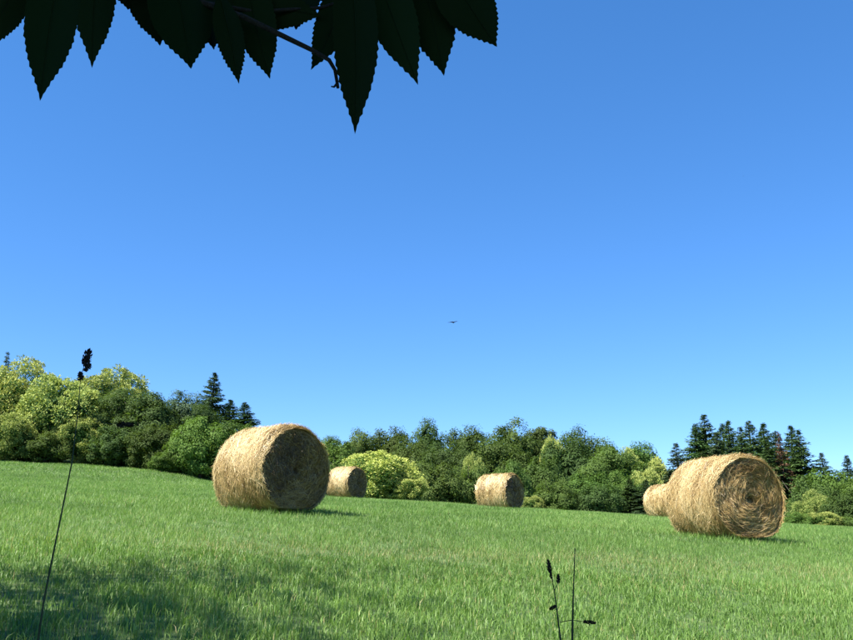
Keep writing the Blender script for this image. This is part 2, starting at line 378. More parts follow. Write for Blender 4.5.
def build_bale(i):
    px, Y, ang, r, w, label, det = BALES[i]
    pos, a, _, _ = BALE_POS[i]
    rg = np.random.RandomState(100 + i)
    t = thing('straw_bale', label, 'straw bale', pos + np.array([0, 0, -.07]), a, 'round straw bales left on the field')
    hw = w / 2; cz = r * .975
    ph = rg.rand(8) * 6.28
    def rad(x, th):   # lumpy radius of the rolled outside
        b = r * (1 + .012 * np.sin(3 * th + ph[0] + 1.3 * x) + .010 * np.sin(7 * th + 5 * x + ph[1]) + .010 * np.sin(9 * x + ph[2] + 2 * np.sin(th))
                 + .006 * np.sin(23 * x + ph[3] + 3 * th) + .006 * np.sin(17 * th - 11 * x + ph[4]))
        e = np.clip((np.abs(x) - (hw - .11)) / .11, 0, 1.1)
        return b * (1 - .075 * e ** 2)
    def face(rr, th):  # bulge of the end, in +x
        spiral = .005 * np.sin(2 * math.pi * rr / .075 + th) * smooth(rr / .12)
        lump = .016 * np.sin(3 * th + 9 * rr + ph[5]) + .012 * np.sin(7 * th - 14 * rr + ph[6]) + .008 * np.sin(13 * th + 31 * rr + ph[7])
        return hw - .05 + .055 * (1 - (rr / r) ** 2) + spiral + lump - .07 * np.exp(-(rr / .07) ** 2)
    def settle(v):     # the underside is pressed flat where it lies
        v = v.copy(); z = v[..., 2]
        v[..., 1] = v[..., 1] * (1 + .03 * smooth((.5 - z) / .5))
        v[..., 2] = np.where(z < .10, .10 - (.10 - z) * .25, z); return v
    # packed core
    nt_ = 120; th = np.arange(nt_) / nt_ * 2 * math.pi
    rings = []; tn = []
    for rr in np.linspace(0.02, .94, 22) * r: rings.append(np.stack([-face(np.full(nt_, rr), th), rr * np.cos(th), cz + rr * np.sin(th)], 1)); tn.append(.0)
    for x in np.linspace(-hw + .02, hw - .02, 34):
        q = rad(np.full(nt_, x), th) - .01
        rings.append(np.stack([np.full(nt_, x), q * np.cos(th), cz + q * np.sin(th)], 1)); tn.append(1.0 if abs(x) < hw - .08 else .55)
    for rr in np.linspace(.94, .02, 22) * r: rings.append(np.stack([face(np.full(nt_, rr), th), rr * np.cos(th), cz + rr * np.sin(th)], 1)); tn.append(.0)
    v = np.concatenate(rings); nr = len(rings)
    ii = np.arange(nr - 1)[:, None] * nt_; jj = np.arange(nt_)[None]; kk = (jj + 1) % nt_
    q = np.stack([ii + jj, ii + kk, ii + nt_ + kk, ii + nt_ + jj], -1).reshape(-1, 4)
    caps = [np.arange(nt_)[::-1][None], (np.arange(nt_) + (nr - 1) * nt_)[None]]
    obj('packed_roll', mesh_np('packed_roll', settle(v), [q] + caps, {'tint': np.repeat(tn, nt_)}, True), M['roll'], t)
    # straw wound round the outside
    wd = 1 if det == 1 else 2.3
    n = int(34000 * (1 if det == 1 else .22)); k = 3
    x0 = (rg.rand(n) * 2 - 1) * (hw + .01); th0 = rg.rand(n) * 6.283
    # bands of wrapping: paler and darker rounds
    Ls = (.10 + .30 * rg.rand(n)) ; an = rg.normal(0, .42, n)
    s = np.linspace(-.5, .5, k)[None]
    xs = x0[:, None] + s * (Ls * np.sin(an))[:, None]; ths = th0[:, None] + s * (Ls * np.cos(an) / r)[:, None]
    lift = .004 + .010 * rg.rand(n)[:, None] + (np.abs(s) * 2) ** 2 * (rg.rand(n) ** 6 * .06)[:, None]
    rr = rad(np.clip(xs, -hw, hw), ths) + lift
    P = np.stack([xs, rr * np.cos(ths), cz + rr * np.sin(ths)], -1)
    nrm = np.stack([np.zeros_like(ths), np.cos(ths), np.sin(ths)], -1)
    tg = unit(np.gradient(P, axis=1)); S = unit(np.cross(tg, nrm + rg.normal(0, .35, (n, 1, 3))))
    patch = noise2(x0 * 1.5, th0 * 1.2, 3.2, 40 + i); streak = noise2(x0 * 10, th0, 1.0, 50 + i)
    tint = np.clip(.6 + .2 * rg.randn(n) + .42 * (patch - .5) + .30 * (streak - .5)
                   + .30 * np.exp(-((x0 + .15) / .3) ** 2 - ((np.mod(th0, 6.283) - 3.75 + 1.3) / .35) ** 2), 0, 1)
    v, q, tt = ribbons(P, S, (.0036 + .0032 * rg.rand(n)) * wd, np.clip(tint, 0, 1))
    v = settle(v)
    o = obj('wound_straw', mesh_np('wound_straw', v, [q], {'tint': tt}), M['straw'], t); o['kind'] = 'stuff'
    # straw of the two ends, curled along the spiral
    Vs = []; Qs = []; Ts = []; c = 0
    for sgn in (1, -1):
        n = int((24000 if sgn == 1 else 5000) * (1 if det == 1 else .25))
        r0 = r * .985 * np.sqrt(rg.rand(n)); th0 = rg.rand(n) * 6.283
        Ls = .05 + .24 * rg.rand(n) ** 1.4; an = rg.normal(0, .36 if i == 1 else .8, n) + (rg.rand(n) < .12) * rg.normal(0, 1.2, n)
        rs = np.clip(r0[:, None] + s * (Ls * np.sin(an))[:, None], .015, r * 1.0)
        ths = th0[:, None] + s * (Ls * np.cos(an))[:, None] / np.maximum(r0, .10)[:, None]
        out = .003 + .022 * rg.rand(n)[:, None] ** 2 + (s + .5) * (rg.rand(n) ** 4 * .07)[:, None]
        xx = face(rs, ths) + out - .09 * smooth((rs / r - .90) / .10)
        P = np.stack([sgn * xx, rs * np.cos(ths), cz + rs * np.sin(ths)], -1)
        tg = unit(np.gradient(P, axis=1))
        nrm = np.array([sgn, 0, 0.]) + rg.normal(0, .55, (n, 1, 3)); S = unit(np.cross(tg, nrm))
        ringb = np.sin(2 * math.pi * r0 / .075 + th0)
        tint = np.clip((.28 if i == 1 else .10) + (.2 if i == 1 else .24) * rg.randn(n) + (.11 if i == 1 else .05) * ringb + (.22 if i == 1 else .34) * (noise2(P[:, 1, 1], P[:, 1, 2], 5, 70 + i) - .5) + .15 * smooth((r0 / r - .8) / .2), 0, 1)  # shade put into the tint: sunlit right end paler, other ends darker
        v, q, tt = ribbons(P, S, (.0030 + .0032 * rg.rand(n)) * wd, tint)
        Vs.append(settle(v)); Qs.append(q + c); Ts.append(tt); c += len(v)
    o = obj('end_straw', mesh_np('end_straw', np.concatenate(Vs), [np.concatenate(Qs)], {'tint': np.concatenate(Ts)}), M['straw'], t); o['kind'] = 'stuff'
    # wispy straws sticking out of the outline and fallen round the foot
    n = int(420 * (1 if det == 1 else .35))
    x0 = (rg.rand(n) * 2 - 1) * hw; th0 = rg.rand(n) * 6.283
    rr = rad(x0, th0); P0 = np.stack([x0, rr * np.cos(th0), cz + rr * np.sin(th0)], 1)
    dv = unit(np.stack([rg.normal(0, .6, n), np.cos(th0) - np.sin(th0) * rg.normal(0, 1.2, n), np.sin(th0) + np.cos(th0) * rg.normal(0, 1.2, n)], 1))
    L_ = (.04 + .11 * rg.rand(n) ** 2)[:, None, None]; ss = np.linspace(-.3, 1, k)[None, :, None]
    P = P0[:, None] + dv[:, None] * ss * L_ + np.array([0, 0, -1.0]) * (ss ** 2) * L_ * (.35 * rg.rand(n))[:, None, None]
    tg = unit(np.gradient(P, axis=1)); S = unit(np.cross(tg, rg.normal(0, 1, (n, 1, 3))))
    v, q, tt = ribbons(P, S, (.004 + .003 * rg.rand(n)) * wd, np.clip(.6 + .2 * rg.randn(n), 0, 1))
    keep = settle(v); keep[:, 2] = np.maximum(keep[:, 2], .03)
    o = obj('loose_wisps', mesh_np('loose_wisps', keep, [q], {'tint': tt}), M['straw'], t); o['kind'] = 'stuff'
for i in range(len(BALES)): build_bale(i)

# ------------------------------------------------------------------ broadleaf trees (unit: metres, 10 m tall, 4 m radius)
def wood_mesh(rg, h, r, cb, nlimb=7, tr=.16):
    g = Geo(); n = 7
    zz = np.linspace(-.25, h * .8, n); off = np.cumsum(rg.normal(0, .10, (n, 2)), 0); off[0] = off[1] = 0
    pts = np.column_stack([off, zz]); g.tube(pts, np.linspace(tr * 1.5, tr * .25, n), 8)
    for k in range(nlimb):
        z0 = h * (cb + (.62 - cb) * (k + .5) / nlimb); a = k * 2.4 + rg.rand()
        b = np.array([np.interp(z0, zz, pts[:, 0]), np.interp(z0, zz, pts[:, 1]), z0])
        L = r * (.55 + .3 * rg.rand()); t = np.linspace(0, 1, 5)[:, None]
        d = np.array([math.cos(a), math.sin(a), 0]); 
        p = b + d * L * t + np.array([0, 0, 1.0]) * (L * (.5 + .3 * rg.rand()) * t ** 1.3) + rg.normal(0, .06, (5, 3)) * t
        g.tube(p, np.linspace(tr * .5, tr * .1, 5), 5)
    return g.mesh('trunk', True)

def crown_mesh(rg, h=10., r=4., zc=.54, rz=.46, lobes=42, clumps=18, per=34, leaf=.27, aspect=.55, flowers=False, low=False):
    """lobed crown of small leaf clumps; returns crown mesh and blossom mesh"""
    P = []; N = []; Dv = []; T = []; BP = []; BN = []; BT = []
    c0 = np.array([0, 0, h * zc]); rad = np.array([r, r, h * rz])
    k = np.arange(lobes) + .5; phi = np.arccos(1 - 2 * k / lobes * (1 if low else .95)); tht = math.pi * (1 + 5 ** .5) * k + rg.rand() * 6
    dirs = np.stack([np.cos(tht) * np.sin(phi), np.sin(tht) * np.sin(phi), np.cos(phi)], 1)
    dirs = unit(dirs + rg.normal(0, .16, dirs.shape))
    for d in dirs:
        dep = .60 + .26 * rg.rand()
        lc = c0 + d * rad * dep; lr = r * (.25 + .17 * rg.rand())
        ltint = rg.normal(0, .08)
        nc = int(clumps * (.7 + .6 * rg.rand()))
        cd = unit(rg.normal(0, 1, (nc, 3)) + d * .75 + np.array([0, 0, .25]))
        cp = lc + cd * lr * (.72 + .34 * rg.rand(nc)[:, None]) * np.array([1, 1, .85])
        for j in range(nc):
            n = max(5, int(per * (.6 + .8 * rg.rand()))); cs = lr * (.26 + .16 * rg.rand())
            o = unit(rg.normal(0, 1, (n, 3))) * (rg.rand(n, 1) ** .45) * cs * 1.05
            p = cp[j] + o
            nn = unit(cd[j] * 1.0 + unit(o) * .5 + np.array([0, 0, .45]) + rg.normal(0, .38, (n, 3)))
            P.append(p); N.append(nn); Dv.append(unit(o + rg.normal(0, .4, (n, 3)) * cs + np.array([0, 0, -.12]) * cs))
            T.append(np.clip(.5 + ltint + .17 * rg.randn(n) + rg.normal(0, .08), 0, 1))
            if flowers and cd[j] @ d > -.15 and rg.rand() < flowers:
                nb = int(34 * (.7 + .6 * rg.rand()))
                bo = unit(rg.normal(0, 1, (nb, 3)) + cd[j] * 1.0 + np.array([0, 0, .45])) * cs * (.75 + .4 * rg.rand(nb)[:, None])
                BP.append(cp[j] + bo); BN.append(unit(bo + rg.normal(0, .25 * cs, (nb, 3)))); BT.append(np.clip(.5 + .22 * rg.randn(nb), 0, 1))
    # inner leaves that close the middle of the crown
    n = int(lobes * clumps * per * .22)
    d = unit(rg.normal(0, 1, (n, 3))); p = c0 + d * rad * (.35 + .35 * rg.rand(n)[:, None])
    P.append(p); N.append(unit(d + rg.normal(0, .5, (n, 3)))); Dv.append(rg.normal(0, 1, (n, 3))); T.append(np.clip(.4 + .15 * rg.randn(n), 0, 1))
    P = np.concatenate(P); N = np.concatenate(N); Dv = np.concatenate(Dv); T = np.concatenate(T)
    sz = leaf * (.65 + .7 * rg.rand(len(P))); sz[-n:] *= 2.4
    v, q = leaf_quads(P, N, Dv, sz, sz * aspect)
    v[:, 2] = np.maximum(v[:, 2], .05)
    cm = mesh_np('crown', v, [q], {'tint': np.repeat(T, 4)})
    bm = None
    if flowers:
        P = np.concatenate(BP); N = np.concatenate(BN); T = np.concatenate(BT); n = len(P)
        rd = rg.normal(0, 1, (n, 3)); sd = np.cross(N, unit(rd))
        sz = leaf * (.85 + .4 * rg.rand(n))
        v, q = leaf_quads(P, unit(np.cross(sd, N) + N * .5), N + rd * .35, sz, sz * .5)
        v[:, 2] = np.maximum(v[:, 2], .05)
        bm = mesh_np('blossom', v, [q], {'tint': np.repeat(T, 4)})
    return cm, bm

PROTO = {}
def proto(key, seed, **kw):
    rg = np.random.RandomState(seed); h = kw.get('h', 10.); r = kw.get('r', 4.)
    c, b = crown_mesh(rg, **kw); w = wood_mesh(rg, h, r, .22 if not kw.get('low') else .06)
    PROTO[key] = (h, r, w, c, b)
proto('dome1', 11, h=11., r=4.3); proto('dome2', 12, h=11., r=4.1, lobes=34, clumps=18, rz=.45); proto('dome3', 13, h=12., r=4.0, lobes=40, clumps=14)
proto('tall1', 14, h=13., r=3.6, zc=.54, rz=.46, lobes=40)
proto('bush1', 15, h=6., r=3.2, zc=.46, rz=.50, lobes=34, clumps=15, leaf=.23, low=True)
proto('bush2', 16, h=5., r=3.0, zc=.44, rz=.52, lobes=30, clumps=15, leaf=.2, low=True)
proto('chest1', 17, h=9., r=3.9, zc=.50, rz=.47, lobes=36, clumps=17, per=26, leaf=.22, aspect=.42, flowers=.96, low=True)
proto('chest2', 18, h=8., r=3.9, zc=.48, rz=.48, lobes=32, clumps=17, per=26, leaf=.22, aspect=.42, flowers=.96, low=True)
proto('thin1', 19, h=11., r=3.4, lobes=36, clumps=14, per=22, leaf=.2)

# conifers
def conifer(key, seed, h=13., r=2.7, n_whorl=34, full=1.0, bare=.08):
    rg = np.random.RandomState(seed); P = []; N = []; D = []; T = []; S = []
    w = Geo(); w.tube([(0, 0, -.3), (0, 0, h * .35), (.05, 0, h * .7), (.03, .02, h * .99)], [.22, .16, .09, .015], 8)
    for k in range(n_whorl):
        nb = int(rg.randint(8, 12) * full)
        for b in range(nb):
            t = min(.995, (k + rg.rand() * 1.25) / n_whorl); z = h * (bare + (1 - bare) * t)
            L = r * ((1 - t) ** .92 * (.55 + .6 * rg.rand()) + .012)
            a = rg.rand() * 6.283; up = .10 + .55 * t + rg.normal(0, .08)
            d = np.array([math.cos(a), math.sin(a), 0]); m = max(3, int(L / .16)); s = (np.arange(m) + .7) / m
            p = np.array([0, 0, z]) + d * (L * s)[:, None] + np.array([0, 0, 1.0]) * (L * (up * s - (.42 - .2 * t) * s ** 2))[:, None]
            sd = np.array([-d[1], d[0], 0])
            if rg.rand() < .3 and L > .5: w.tube(np.vstack([[0, 0, z], p[m // 2], p[-1]]), [.03, .02, .008], 4)
            tt = rg.normal(0, .1)
            for q in range(9):
                wl = (.22 * L * (1 - s * .7) + .05); off = rg.uniform(-1, 1, m) * wl
                P.append(p + sd * off[:, None] + rg.normal(0, .045, (m, 3)) - np.array([0, 0, 1.0]) * (np.abs(off) * .25)[:, None])
                S.append((.20 + .14 * rg.rand(m)) * min(1.0, .35 + .65 * L / 1.0)); D.append(d + sd * (np.sign(off) * .7)[:, None] + rg.normal(0, .25, (m, 3)) + np.array([0, 0, -.15]))
                N.append(unit(np.array([0, 0, 1.0]) + rg.normal(0, .45, (m, 3)) + d * .25)); T.append(np.clip(.45 + tt + .17 * rg.randn(m), 0, 1))
    P = np.concatenate(P); N = np.concatenate(N); D = np.concatenate(D); T = np.concatenate(T); S = np.concatenate(S)
    v, q = leaf_quads(P, N, D, S, S * .46, .1)
    PROTO[key] = (h, r, w.mesh('trunk', True), mesh_np('crown', v, [q], {'tint': np.repeat(T, 4)}), None)
conifer('fir1', 31); conifer('fir2', 32, h=13., r=3.1, n_whorl=32, full=1.1); conifer('fir3', 33, h=12., r=2.3, n_whorl=36)
conifer('sparse', 34, h=12., r=2.0, n_whorl=26, full=.7)

def tree(px, top, Y, kind, mat, wpx, label, name='broadleaf_tree', cat='tree', group=None, blossom='blossom', sink=0.0):
    """px/top: where the crown's top stands in the photo; Y metres away; wpx: crown width in photo pixels"""
    p = at(px, top, Y); gz = float(ground(p[0], Y)) - sink
    h0, r0, wood, crown, bl = PROTO[kind]
    sz = max(.15, (p[2] - gz) / h0) * (1.0 if 'needles' in M[mat].name or bl is not None else 1.03); wm = wpx / F * Y
    sx = wm / (2 * r0) * (1.95 if 'needles' in M[mat].name else 1.04)
    rr = random.Random(int(px * 7 + top * 13)); rz = rr.random() * 6.283
    t = thing(name, label, cat, (p[0], Y, gz), rz, group)
    t.rotation_euler = (rr.gauss(0, .02), rr.gauss(0, .02), rz)
    t.scale = (sx, sx, sz)
    obj('trunk', wood, M['bark'], t); obj('crown', crown, M[mat], t)
    if bl is not None: obj('blossom', bl, M[blossom], t)
    return t

HEDGE = 'hedgerow trees on the left'; WOOD = 'trees of the wood behind the field'; FIRS = 'conifers at the right'
T_ = tree
C1, C2 = dict(name='flowering_chestnut', group=HEDGE), dict(name='flowering_chestnut', group=WOOD)
# left hedgerow, 58-70 m away
T_(24, 362, 63, 'chest1', 'chestnut', 66, 'flowering chestnut at the far left edge of the hedgerow', **C1)
T_(62, 374, 61, 'chest2', 'chestnut', 74, 'pale flowering chestnut crossed by the tall dark grass stalk', **C1)
T_(108, 369, 68, 'chest1', 'chestnut', 76, 'flowering chestnut rising behind the olive trees of the left hedgerow', **C1)
T_(12, 413, 58, 'chest2', 'chestnut', 50, 'low flowering chestnut bush at the foot of the hedgerow, far left', **C1)
T_(82, 415, 59.5, 'chest2', 'chestnut', 44, 'low flowering chestnut bush right of the tall grass stalk', **C1)
T_(-28, 380, 62, 'chest1', 'chestnut', 60, 'flowering chestnut cut by the left edge of the picture', **C1)
H1 = dict(group=HEDGE)
T_(122, 386, 62, 'thin1', 'olive', 58, 'dull olive tree beside the flowering chestnuts', **H1)
T_(150, 393, 61, 'dome2', 'olive', 62, 'broad olive green tree in the middle of the left hedgerow', **H1)
T_(183, 389, 64, 'thin1', 'grey', 56, 'grey-green feathery tree left of the pointed spruce', **H1)
T_(205, 402, 62, 'thin1', 'olive', 46, 'olive tree below the pointed spruce of the hedgerow', **H1)
T_(160, 424, 57.5, 'bush1', 'oak', 52, 'dark leafy bush in the shade under the olive trees', name='leafy_bush', cat='bush', **H1)
T_(120, 428, 58.5, 'bush1', 'olive', 52, 'olive bush filling the hedge foot left of the dark bush', name='leafy_bush', cat='bush', **H1)
T_(48, 432, 58.5, 'bush2', 'oak', 50, 'dark bush between the two low flowering chestnut bushes', name='leafy_bush', cat='bush', **H1)
T_(204, 418, 55.5, 'bush1', 'bright', 58, 'bright green hazel just left of the large left bale', name='hazel_bush', cat='bush', **H1)
T_(168, 452, 55.5, 'bush2', 'bright', 34, 'small bright bush at the field edge left of the hazel', name='leafy_bush', cat='bush', **H1)
T_(182, 438, 56, 'bush1', 'broad', 34, 'mid green bush between the small bright bush and the hazel', name='leafy_bush', cat='bush', **H1)
T_(240, 425, 56, 'bush1', 'broad', 60, 'green bush peeping over the top left of the large left bale', name='leafy_bush', cat='bush', **H1)
T_(22, 438, 60.5, 'bush2', 'oak', 46, 'added dark bush standing for the shade at the hedge foot below the far left chestnut', name='leafy_bush', cat='bush', **H1)  # this and the next three: dark bushes added as hedge-foot shade
T_(98, 440, 60.5, 'bush2', 'oak', 40, 'added dark bush standing for the hedge foot shade right of the grass stalk', name='leafy_bush', cat='bush', **H1)
T_(143, 446, 58.5, 'bush2', 'oak', 40, 'added low dark bush standing for the hedge foot shade left of the small bright bush', name='leafy_bush', cat='bush', **H1)
T_(-12, 440, 59, 'bush2', 'oak', 46, 'added dark bush standing for the hedge foot shade, cut by the left picture edge', name='leafy_bush', cat='bush', **H1)
S1 = dict(name='spruce', cat='conifer', group='conifers behind the left hedgerow')
T_(212, 373, 74, 'fir3', 'spruce', 34, 'pointed spruce standing clear above the left hedgerow', **S1)
T_(247, 402, 72, 'fir1', 'fir', 36, 'dark spruce just above the top of the large left bale', **S1)
T_(231, 400, 78, 'fir3', 'fir', 32, 'dark spruce between the pointed spruce and the bale', **S1)
T_(125, 368, 80, 'sparse', 'spruce', 24, 'thin conifer tip peeping over the flowering chestnuts', **S1)
T_(8, 352, 84, 'sparse', 'spruce', 22, 'faint conifer tip above the far left chestnut', **S1)
# middle: wood behind the crest of the field
W1 = dict(group=WOOD)
T_(378, 451, 52, 'chest2', 'chestnut', 78, 'bright yellow flowering chestnut beside the small distant bale', blossom='blossom2', **C2)
T_(408, 474, 51, 'chest1', 'chestnut', 40, 'small flowering chestnut at the foot of the bright yellow one', **C2)
T_(338, 443, 60, 'bush1', 'bright', 56, 'bright green bush between the large left bale and the yellow chestnut', name='leafy_bush', cat='bush', **W1)
T_(300, 440, 64, 'dome1', 'broad', 60, 'green tree mostly hidden behind the large left bale', **W1)
T_(335, 438, 100, 'dome3', 'oak', 46, 'dark tree on the skyline right of the large left bale', **W1)
T_(362, 433, 102, 'dome1', 'oak', 50, 'dark tree on the skyline above the bright yellow chestnut', **W1)
T_(392, 428, 104, 'dome2', 'oak', 54, 'dark oak on the skyline right of the yellow chestnut', **W1)
T_(428, 423, 100, 'dome3', 'olive', 48, 'brownish thin-leaved tree left of the middle of the wood', **W1)
T_(410, 440, 92, 'dome1', 'oak', 50, 'dark green tree below the brownish thin tree', **W1)
T_(466, 427, 102, 'dome2', 'oak', 60, 'rounded dark oak on the skyline left of the lone middle bale', **W1)
T_(452, 447, 88, 'dome1', 'olive', 58, 'olive tree in front of the rounded skyline oak', **W1)
T_(511, 424, 106, 'dome3', 'oak', 58, 'tallest dark oak above the lone middle bale', **W1)
T_(538, 424, 110, 'tall1', 'oak', 46, 'dark oak right behind the tallest oak of the wood', **W1)
T_(500, 440, 94, 'dome1', 'broad', 60, 'green tree directly behind the lone middle bale', **W1)
T_(578, 432, 98, 'dome1', 'oak', 56, 'dark round oak right of the cream flowering crown', **W1)
T_(554, 434, 95, 'chest2', 'chestnut', 32, 'cream flowering chestnut crown high on the skyline of the wood', **C2)
T_(473, 452, 80, 'chest2', 'chestnut', 24, 'small pale flowering crown left of the lone middle bale', **C2)
T_(398, 467, 64, 'bush1', 'broad', 50, 'mid green bush behind the yellow chestnut on its right', name='leafy_bush', cat='bush', **W1)
T_(437, 464, 60, 'bush1', 'oak', 58, 'dark green bush at the field edge right of the yellow chestnut', name='leafy_bush', cat='bush', **W1)
T_(470, 466, 61, 'bush2', 'broad', 52, 'green bush touching the left side of the lone middle bale', name='leafy_bush', cat='bush', **W1)
T_(508, 463, 63, 'bush1', 'broad', 44, 'green bush hidden by the lone middle bale', name='leafy_bush', cat='bush', **W1)
T_(541, 457, 66, 'bush1', 'broad', 48, 'green bush right of the lone middle bale', name='leafy_bush', cat='bush', **W1)
T_(568, 440, 82, 'dome2', 'olive', 66, 'big brownish olive tree below the cream flowering crown', **W1)
T_(612, 449, 78, 'dome1', 'broad', 74, 'broad light green dome of a tree right of the olive tree', **W1)
T_(606, 444, 100, 'dome3', 'broad', 52, 'green tree on the low skyline right of the dark round oak', **W1)
T_(640, 443, 96, 'dome2', 'chestnut', 54, 'yellow-green tree on the low skyline left of the conifers', **W1)
T_(628, 452, 88, 'chest1', 'chestnut', 44, 'pale flowering chestnut on the slope left of the conifers', **C2)
T_(654, 455, 86, 'chest2', 'chestnut', 40, 'flowering chestnut against the left flank of the conifers', **C2)
T_(646, 466, 68, 'chest2', 'chestnut', 34, 'low flowering chestnut above the distant half hidden bale', **C2)
T_(555, 480, 56, 'bush2', 'broad', 46, 'low bush at the field edge right of the lone middle bale', name='leafy_bush', cat='bush', **W1)
T_(586, 474, 60, 'bush1', 'chestnut', 58, 'yellow-green bush in front of the olive tree', name='leafy_bush', cat='bush', **W1)
T_(598, 484, 56, 'bush2', 'olive', 48, 'low greyish bush at the field edge between the middle and right bales', name='leafy_bush', cat='bush', **W1)
T_(620, 472, 62, 'bush1', 'bright', 44, 'fresh green bush left of the small bluish fir', name='leafy_bush', cat='bush', **W1)
T_(533, 495, 55, 'chest2', 'chestnut', 22, 'tiny flowering bush at the foot of the lone middle bale', name='leafy_bush', cat='bush', **W1)
# right: conifers
F1 = dict(name='fir', cat='conifer', group=FIRS)
T_(630, 478, 57, 'fir1', 'fir', 24, 'small bluish fir at the field edge left of the distant half hidden bale', **F1)
T_(645, 480, 56, 'fir2', 'spruce', 30, 'small broad fir touching the distant half hidden bale', **F1)
T_(676, 443, 82, 'fir2', 'spruce', 40, 'blue-green fir at the left end of the conifer stand', **F1)
T_(692, 424, 86, 'fir1', 'fir', 44, 'tall fir near the left end of the conifer stand', **F1)
T_(707, 415, 88, 'fir2', 'fir', 52, 'highest fir of the stand, above the large right bale', **F1)
T_(730, 421, 90, 'fir3', 'fir', 34, 'narrow fir right of the highest fir', **F1)
T_(718, 433, 84, 'fir2', 'spruce', 46, 'shorter bluish fir in front of the highest fir', **F1)
T_(751, 421, 90, 'fir1', 'fir', 44, 'fir in the middle of the stand with a sharp top', **F1)
T_(765, 423, 92, 'fir3', 'fir', 38, 'slim fir just right of the middle of the stand', **F1)
T_(742, 436, 84, 'fir2', 'fir', 46, 'broad fir in front of the middle of the stand', **F1)
T_(780, 432, 79.5, 'sparse', 'rust', 22, 'rusty brown dying fir near the right end of the stand', **F1)
T_(787, 426, 91, 'fir3', 'fir', 36, 'slim fir behind the rusty dying fir', **F1)
T_(796, 430, 86, 'fir2', 'fir', 50, 'wide dark fir closing the right end of the stand', **F1)
T_(699, 428, 96, 'fir3', 'spruce', 36, 'bluish fir seen in the gap left of the highest fir', **F1)
T_(719, 424, 98, 'fir1', 'fir', 40, 'fir filling the gap just right of the highest fir', **F1)
T_(741, 427, 98, 'fir2', 'spruce', 42, 'fir filling the gap left of the middle of the stand', **F1)
T_(758, 432, 97, 'fir2', 'fir', 44, 'round-shouldered fir between the sharp top and the slim fir', **F1)
T_(774, 431, 98, 'fir1', 'fir', 40, 'fir filling the gap left of the rusty dying fir', **F1)
T_(770, 446, 80, 'fir1', 'fir', 46, 'dark fir low behind the right side of the large right bale', **F1)
T_(700, 452, 78, 'fir1', 'fir', 50, 'dark fir behind the top of the large right bale', **F1)
T_(822, 453, 100, 'fir2', 'spruce', 36, 'lone rounded fir right of the conifer stand', **F1)
T_(844, 455, 102, 'fir1', 'spruce', 30, 'pointed fir near the right edge of the picture', **F1)
T_(866, 462, 100, 'fir3', 'spruce', 30, 'fir cut by the right edge of the picture', **F1)
R1 = dict(group='bushes at the right edge')
T_(833, 472, 76, 'bush1', 'bright', 62, 'light green bushy tree below the lone rounded fir', **R1)
T_(862, 476, 72, 'bush1', 'bright', 56, 'light green bush cut by the right edge of the picture', name='leafy_bush', cat='bush', **R1)
T_(806, 478, 70, 'bush2', 'oak', 52, 'dark bush at the foot of the wide dark fir', name='leafy_bush', cat='bush', **R1)
T_(812, 492, 62, 'chest1', 'chestnut', 34, 'small flowering chestnut right of the large right bale', **dict(C2, group='bushes at the right edge'))
T_(842, 490, 60, 'bush1', 'oak', 46, 'dark rounded bush near the lower right edge of the wood', name='leafy_bush', cat='bush', **R1)
T_(796, 512, 52, 'bush2', 'bright', 30, 'low yellow-green shrub at the foot of the large right bale', name='leafy_bush', cat='bush', **R1)
T_(822, 514, 52, 'chest2', 'chestnut', 34, 'low flowering shrub along the right field edge', name='leafy_bush', cat='bush', **R1)
T_(850, 516, 52, 'bush2', 'broad', 34, 'low green shrub in the right corner of the field edge', name='leafy_bush', cat='bush', **R1)

